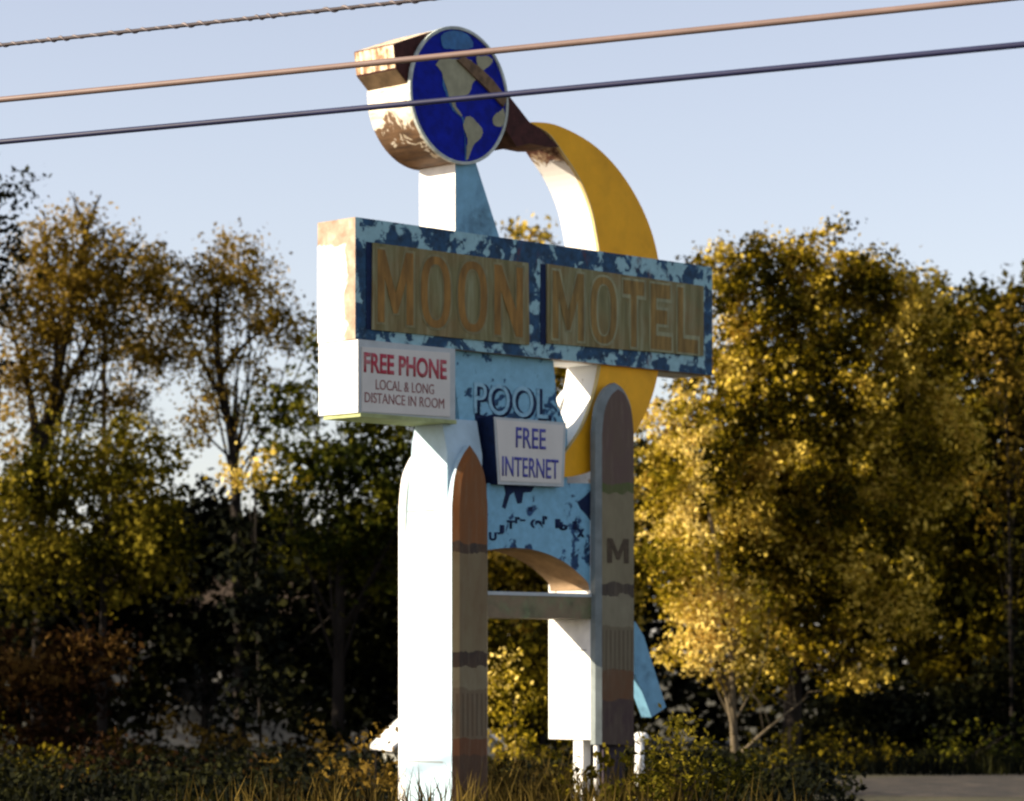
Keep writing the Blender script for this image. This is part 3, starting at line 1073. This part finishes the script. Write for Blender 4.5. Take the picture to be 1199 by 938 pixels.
tree('dark_pine', 'dark evergreen reaching in at the upper left edge', 'tree',
     [(5, 235, 35, 38), (-20, 300, 55, 60), (25, 215, 20, 22), (-60, 400, 60, 100), (10, 300, 25, 30)],
     46, 'dark', dens=10, cr=.14, per=16, size=.045, trunk=[(-40, 900), (-38, 500), (-15, 260)], limbs=26, trad=.12)
tree('evergreen_shrub', 'olive green evergreen at lower left with sunlit upper branches', 'tree',
     [(110, 540, 60, 60), (165, 560, 50, 70), (60, 560, 60, 55), (130, 640, 90, 80), (20, 620, 60, 90), (190, 640, 45, 60)],
     48, 'shrub', dens=11, cr=.15, per=30, size=.042, trunk=[(120, 905), (120, 760), (125, 600)], limbs=16, trad=.1)
tree('evergreen_shrub', 'green tree between the round topped tree and the sign box', 'tree',
     [(350, 560, 70, 60), (410, 520, 60, 60), (440, 580, 60, 70), (330, 480, 50, 45, .5), (380, 450, 35, 40, .5), (400, 640, 90, 60), (380, 410, 25, 30, .6), (470, 530, 50, 80)],
     49, 'green', dens=10, cr=.16, per=28, size=.045, trunk=[(395, 905), (398, 700), (400, 520)], limbs=18, trad=.13)
tree('yellow_shrub', 'small bright yellow bush top glowing in front of the dark thicket', 'bush',
     [(298, 545, 34, 26), (325, 562, 30, 22), (272, 560, 22, 22)],
     45.5, 'yellow', dens=16, cr=.11, per=18, size=.042, trunk=[(306, 905), (301, 700), (298, 560)], limbs=8, trad=.03)
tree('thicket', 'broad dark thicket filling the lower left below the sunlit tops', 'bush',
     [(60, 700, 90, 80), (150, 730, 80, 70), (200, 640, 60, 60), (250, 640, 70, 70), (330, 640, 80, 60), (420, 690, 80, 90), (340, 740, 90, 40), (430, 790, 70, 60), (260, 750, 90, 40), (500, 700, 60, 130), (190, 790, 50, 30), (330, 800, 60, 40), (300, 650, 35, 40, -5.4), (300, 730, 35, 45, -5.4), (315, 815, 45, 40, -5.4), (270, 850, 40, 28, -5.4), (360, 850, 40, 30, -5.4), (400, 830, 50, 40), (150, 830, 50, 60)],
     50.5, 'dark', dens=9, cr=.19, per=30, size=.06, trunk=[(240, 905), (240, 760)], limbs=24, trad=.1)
tree('red_bush', 'reddish brown bush at the lower left corner', 'bush',
     [(80, 790, 75, 55), (50, 850, 70, 60), (130, 770, 45, 35), (20, 790, 40, 60)],
     43, 'rust', dens=13, cr=.13, per=22, size=.042, trunk=[(75, 925), (78, 840)], limbs=14, trad=.05)
tree('bush', 'low dark bush with scattered leaves beside the near pylon foot', 'bush',
     [(330, 905, 90, 30), (200, 912, 90, 28), (420, 925, 60, 18), (60, 915, 90, 30), (480, 930, 60, 15)],
     40.5, 'dark', dens=10, cr=.13, per=16, size=.04, trunk=[(300, 920), (300, 880)], limbs=16, trad=.03)
tree('bush', 'tangled brown bush at the bottom left in front of the pale house', 'bush',
     [(250, 880, 70, 30), (385, 880, 35, 38), (150, 870, 60, 45), (330, 880, 40, 30), (210, 850, 30, 35)],
     44, 'brown', dens=7, cr=.13, per=12, size=.04, trunk=[(270, 915), (270, 860)], limbs=16, trad=.03)
# ---- scrub along the verge
for lab, pxs, Y_, mat_ in (
        ('dark scrub at the bottom left corner of the photo', [(30, 905, 70, 35), (110, 915, 60, 25), (-30, 890, 40, 50)], 39, 'olive'),
        ('brown scrub below the garden shed', [(395, 915, 45, 28), (445, 918, 30, 22), (345, 920, 30, 22)], 37.5, 'brown'),
        ('dead leaved scrub between the corner scrub and the shed', [(190, 910, 40, 35), (240, 920, 45, 28), (290, 915, 35, 30)], 38.5, 'rust'),
        ('low olive scrub right of the leafy shrub, by the gravel', [(905, 895, 35, 36), (880, 920, 40, 26), (955, 925, 26, 18)], 38, 'olive'),
        ('dim scrub under the golden tree beyond the gravel', [(980, 885, 60, 32), (1040, 893, 50, 20), (930, 880, 40, 40)], 45.6, 'olive'),
        ('reddish scrub mound in front of the dark thicket near the left edge', [(130, 880, 35, 40), (95, 895, 30, 30)], 37, 'rust'),
        ('taller green scrub just left of the near pylon', [(440, 880, 22, 35), (415, 905, 30, 30), (455, 912, 20, 30)], 33, 'brown'),
        ('spindly brown scrub between the two pylons in front', [(615, 905, 22, 30), (590, 925, 20, 22), (640, 925, 20, 20)], 31.5, 'weed'),
        ('dim scrub at the right edge beyond the gravel', [(1130, 885, 60, 30), (1195, 880, 50, 36)], 46, 'green')):
    tree('scrub', lab, 'bush', pxs, Y_, mat_, dens=13, cr=.13, per=18, size=.032, trunk=[(pxs[0][0], 940), (pxs[0][0], pxs[0][1])], limbs=18, trad=.022)
# ---- near shrubs at the sign's foot
tree('leafy_shrub', 'leafy green shrub in front of the blue brace at the sign foot', 'bush',
     [(800, 905, 60, 42), (860, 918, 45, 34), (757, 908, 36, 36), (792, 860, 30, 26), (830, 870, 34, 32), (722, 925, 30, 26), (770, 880, 26, 24)],
     29.6, 'shrub', dens=26, cr=.09, per=22, size=.026, trunk=[(805, 965), (805, 900)], limbs=14, trad=.03)
tree('leafy_shrub', 'small brown green shrub beneath the far pylon posts', 'bush',
     [(655, 915, 34, 36), (728, 905, 28, 36), (700, 930, 30, 22)],
     30.2, 'olive', dens=26, cr=.08, per=18, size=.03, trunk=[(670, 955), (670, 925)], limbs=10, trad=.02)
# unseen trees added beyond the left edge to shade the thicket
for k, (X, Y, r, h) in enumerate(((-15.5, 42, 2.2, 6.9), (-16.5, 46, 2.4, 7.3), (-17.5, 50, 2.4, 7.6))):
    root = empty('shade_tree', (X, Y, 0))
    tag(root, ['broad tree beyond the left edge nearest the road', 'broad tree in the middle of the row beyond the left edge', 'broad tree beyond the left edge farthest from the road'][k], 'tree', 'trees beyond the left edge')
    cc, lc = clump_points([((0, 0, h * .42), (r, r, h * .42)), ((.3, .2, h * .7), (r * .8, r * .8, h * .3))], 3.5, .25, 22)
    leaf_mesh('crown', lc, .11, LM['olive'], root)
    bm = bmesh.new()
    add_tube(bm, [(0, 0, 0), (.1, 0, h * .4), (0, .1, h * .8)], [.2, .14, .05])
    obj('trunk', bm, M['bark'], root)


# ---- far woods behind everything
nW = 90000
xw = RNG.uniform(-27, 27, nW)
top = 3.9 + .7 * np.sin(xw * .9 + 1) + .5 * np.sin(xw * 2.3) + np.where(xw > 2, 2.2, 0) + np.where((xw > -3.2) & (xw < 2), .6, 0)
zw = RNG.uniform(0, 1, nW) ** .8 * top
cw_ = np.stack([xw, RNG.uniform(60, 64, nW), zw], 1) + RNG.normal(size=(nW, 3)) * .25
cw_ = cw_[cw_[:, 2] > .03]
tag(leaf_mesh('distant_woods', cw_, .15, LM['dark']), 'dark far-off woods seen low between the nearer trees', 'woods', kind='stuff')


# ---- weeds and ground cover
def blades(name, label, areas, n, hgt, mat):
    P = []
    V = []
    Fc = []
    k = 0
    for (x0, x1, y0, y1), nn, h in areas:
        for _ in range(nn):
            x, y = random.uniform(x0, x1), random.uniform(y0, y1)
            hh = h * random.uniform(.4, 1.2)
            a = random.uniform(0, math.pi)
            wv = random.uniform(.008, .016)
            dx, dy = math.cos(a) * wv, math.sin(a) * wv
            lx, ly = random.gauss(0, .16) * hh, random.gauss(0, .16) * hh
            V += [(x - dx, y - dy, 0), (x + dx, y + dy, 0), (x + dx * .7 + lx * .5, y + dy * .7 + ly * .5, hh * .6), (x - dx * .7 + lx * .5, y - dy * .7 + ly * .5, hh * .6), (x + lx * 1.4, y + ly * 1.4, hh)]
            Fc += [(k, k + 1, k + 2, k + 3), (k + 3, k + 2, k + 4)]
            k += 5
    me = bpy.data.meshes.new(name)
    me.from_pydata(V, [], Fc)
    me.update()
    o = link(name, me, mat)
    return tag(o, label, 'grass', kind='stuff')


blades('tall_grass', 'tall dry weeds round the foot of the sign', [((-2.6, 1.3, 28.3, 29.6), 420, .60), ((-.9, 1.9, 30.8, 34), 800, .60), ((-3.2, 2.8, 27.5, 29), 350, .55)], 0, .5, LM['weed'])
blades('rough_grass', 'rough olive grass under the trees', [((-9, 3.4, 33.5, 40), 1500, .35), ((-9, 3.4, 40, 47), 3500, .26), ((3, 9, 44.4, 49), 3500, .35), ((2.2, 3.4, 36.4, 44.5), 300, .2)], 0, .3, LM['dark'])
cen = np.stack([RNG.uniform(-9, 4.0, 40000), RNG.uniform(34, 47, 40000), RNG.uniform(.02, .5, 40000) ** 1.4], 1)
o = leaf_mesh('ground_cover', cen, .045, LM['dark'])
tag(o, 'low leafy ground cover and fallen leaves under the trees', 'ground cover', kind='stuff')


# ================================================================= BUILDINGS BEHIND
def window(parent, x, z, wd, ht, y, out=-1):
    bm = bmesh.new()
    t = .06
    add_box(bm, x - wd / 2 - t, x - wd / 2, y - .04, y, z, z + ht)
    add_box(bm, x + wd / 2, x + wd / 2 + t, y - .04, y, z, z + ht)
    add_box(bm, x - wd / 2 - t, x + wd / 2 + t, y - .045, y, z + ht, z + ht + t)
    add_box(bm, x - wd / 2 - t - .03, x + wd / 2 + t + .03, y - .07, y, z - t, z)
    add_box(bm, x - wd / 2, x + wd / 2, y - .03, y, z + ht / 2 - .02, z + ht / 2 + .02)
    w_ = obj('window', bm, M['post_white'], parent)
    bm = bmesh.new()
    add_box(bm, x - wd / 2, x + wd / 2, y - .012, y - .003, z, z + ht)
    obj('pane', bm, plain('dark glass', (.02, .025, .03), .1, .1), w_)


def siding(name, col):
    m, nt, b = newmat(name)
    z = coord(nt, 2)
    s = math_(nt, 'FRACT', math_(nt, 'MULTIPLY', z, 6.0))
    f = noise(nt, 3, 5, .6, seed=91)
    nt.links.new(ramp(nt, f, [(.3, tuple(c * .8 for c in col)), (.7, col)]), b.inputs['Base Color'])
    bump(nt, b, s, .5, .03)
    b.inputs['Roughness'].default_value = .7
    return m


def gable_house(loc, rz, wd, dp, he, hr, label, mw, mr, name='house', wins=(), ov=.3):
    root = empty(name, loc, rz)
    tag(root, label, 'house')
    bm = bmesh.new()
    add_prism(bm, [(-wd / 2, 0), (wd / 2, 0), (wd / 2, he), (0, hr), (-wd / 2, he)], 0, dp)
    obj('wall', bm, mw, root)
    bm = bmesh.new()
    t = .06
    sl = (hr - he) / (wd / 2)
    for s in (-1, 1):
        pts = [(0, hr + .01), (s * (wd / 2 + ov), he - ov * sl + .01), (s * (wd / 2 + ov), he - ov * sl + t + .01), (0, hr + t + .01)]
        add_prism(bm, pts if s < 0 else pts[::-1], -ov, dp + ov)
    obj('roof', bm, mr, root)
    for (x, z, w_, h_) in wins:
        window(root, x, z, w_, h_, -.003)
    return root


wht = siding('white siding', (.72, .71, .68))
gry = siding('grey siding', (.40, .40, .36))
roofm = plain('brown shingles', (.045, .03, .018), .9, .4, 8)
# long low house whose roof and wall show through the thicket
h = empty('long_house', (W(215, 0, 53).x, 53, 0), R(4))
tag(h, 'low pale house with a brown roof glimpsed through the dark thicket', 'house')
bm = bmesh.new()
add_box(bm, -1.3, 3.2, 0, 4, 0, 2.45)
obj('wall', bm, wht, h)
bm = bmesh.new()
add_prism(bm, [(-.25, 2.46), (2.0, 3.35), (4.25, 2.46), (4.25, 2.38), (2.0, 3.27), (-.25, 2.38)], -1.5, 3.4, axis='x')
obj('roof', bm, roofm, h)
window(h, .2, .9, .8, .9, -.003)
window(h, 2.2, .9, .8, .9, -.003)
gable_house((W(524, 0, 42).x, 42, 0), R(14), 1.35, 1.2, .55, 1.17, 'small white gabled shed peeking out left of the near pylon foot', gry,
            plain('white metal roof', (.75, .74, .72), .6, .1), 'garden_shed', ov=.14, wins=((-.50, .12, .16, .32),))

# pale stones by the far pylon
for k, (px, py, r, lab) in enumerate(((749, 846, .075, 'small whitewashed stone on top, right of the far rocket pylon'), (753, 868, .10, 'larger whitewashed stone below, right of the far rocket pylon'))):
    pass
bm = bmesh.new()
c = W(751, 868, 35)
add_tube(bm, [(c.x - .02, 35, 0), (c.x - .02, 35, .72)], [.07, .05], 8)
o = obj('marker_post', bm, M['post_white'])
tag(o, 'pale round topped marker post between the far rocket and the blue brace', 'post')
bm = bmesh.new()
bmesh.ops.create_icosphere(bm, subdivisions=2, radius=.085, matrix=Matrix.Translation((c.x, 35, .78)) @ Matrix.Diagonal((1, .9, .8, 1)))
for v in bm.verts:
    v.co += Vector((random.uniform(-1, 1), random.uniform(-1, 1), random.uniform(-1, 1))) * .008
obj('cap', bm, M['post_white'], o)

# ================================================================= CAMERA
cd = bpy.data.cameras.new('camera')
cam = bpy.data.objects.new('camera', cd)
C.objects.link(cam)
cam.location = (0, 0, CAMZ)
cam.rotation_euler = (R(90), 0, 0)
cd.sensor_width = 36
cd.lens = F / 1199 * 36
cd.shift_x = 0
cd.shift_y = (HY - 469) / 1199
cd.clip_end = 3000
cd.dof.use_dof = True
cd.dof.focus_distance = 24.5
cd.dof.aperture_fstop = 1.9
SC.camera = cam

# ================================================================= LIGHT
PHI, EL = R(10), R(24)
S = Vector((-math.cos(PHI) * math.cos(EL), -math.sin(PHI) * math.cos(EL), math.sin(EL)))
sd = bpy.data.lights.new('sun', 'SUN')
sd.energy = 5.0
sd.angle = R(.5)
sd.color = (1.0, .86, .66)
so = bpy.data.objects.new('sun', sd)
C.objects.link(so)
so.location = (-30, 0, 30)
so.rotation_euler = S.to_track_quat('Z', 'Y').to_euler()
w = bpy.data.worlds.new('World')
SC.world = w
w.use_nodes = True
nt = w.node_tree
bg = nt.nodes['Background']
sky = nt.nodes.new('ShaderNodeTexSky')
sky.sky_type = 'NISHITA'
sky.sun_disc = False
sky.sun_elevation = EL
sky.sun_rotation = math.atan2(S.x, S.y)
sky.air_density = 1.0
sky.dust_density = .6
sky.ozone_density = 2.0
hs = nt.nodes.new('ShaderNodeHueSaturation')
hs.inputs['Saturation'].default_value = .60
nt.links.new(sky.outputs[0], hs.inputs['Color'])
mt = nt.nodes.new('ShaderNodeMix')
mt.data_type = 'RGBA'
mt.blend_type = 'MULTIPLY'
mt.inputs[0].default_value = 1
mt.inputs[7].default_value = (1.0, .93, .95, 1)
nt.links.new(hs.outputs[0], mt.inputs[6])
nt.links.new(mt.outputs[2], bg.inputs[0])
bg.inputs[1].default_value = .083

SC.render.engine = 'CYCLES'
SC.cycles.use_denoising = True
SC.cycles.max_bounces = 6
SC.cycles.filter_width = 2.2
SC.view_settings.view_transform = 'Standard'
SC.view_settings.look = 'None'
SC.view_settings.exposure = 1.25
SC.view_settings.gamma = 1
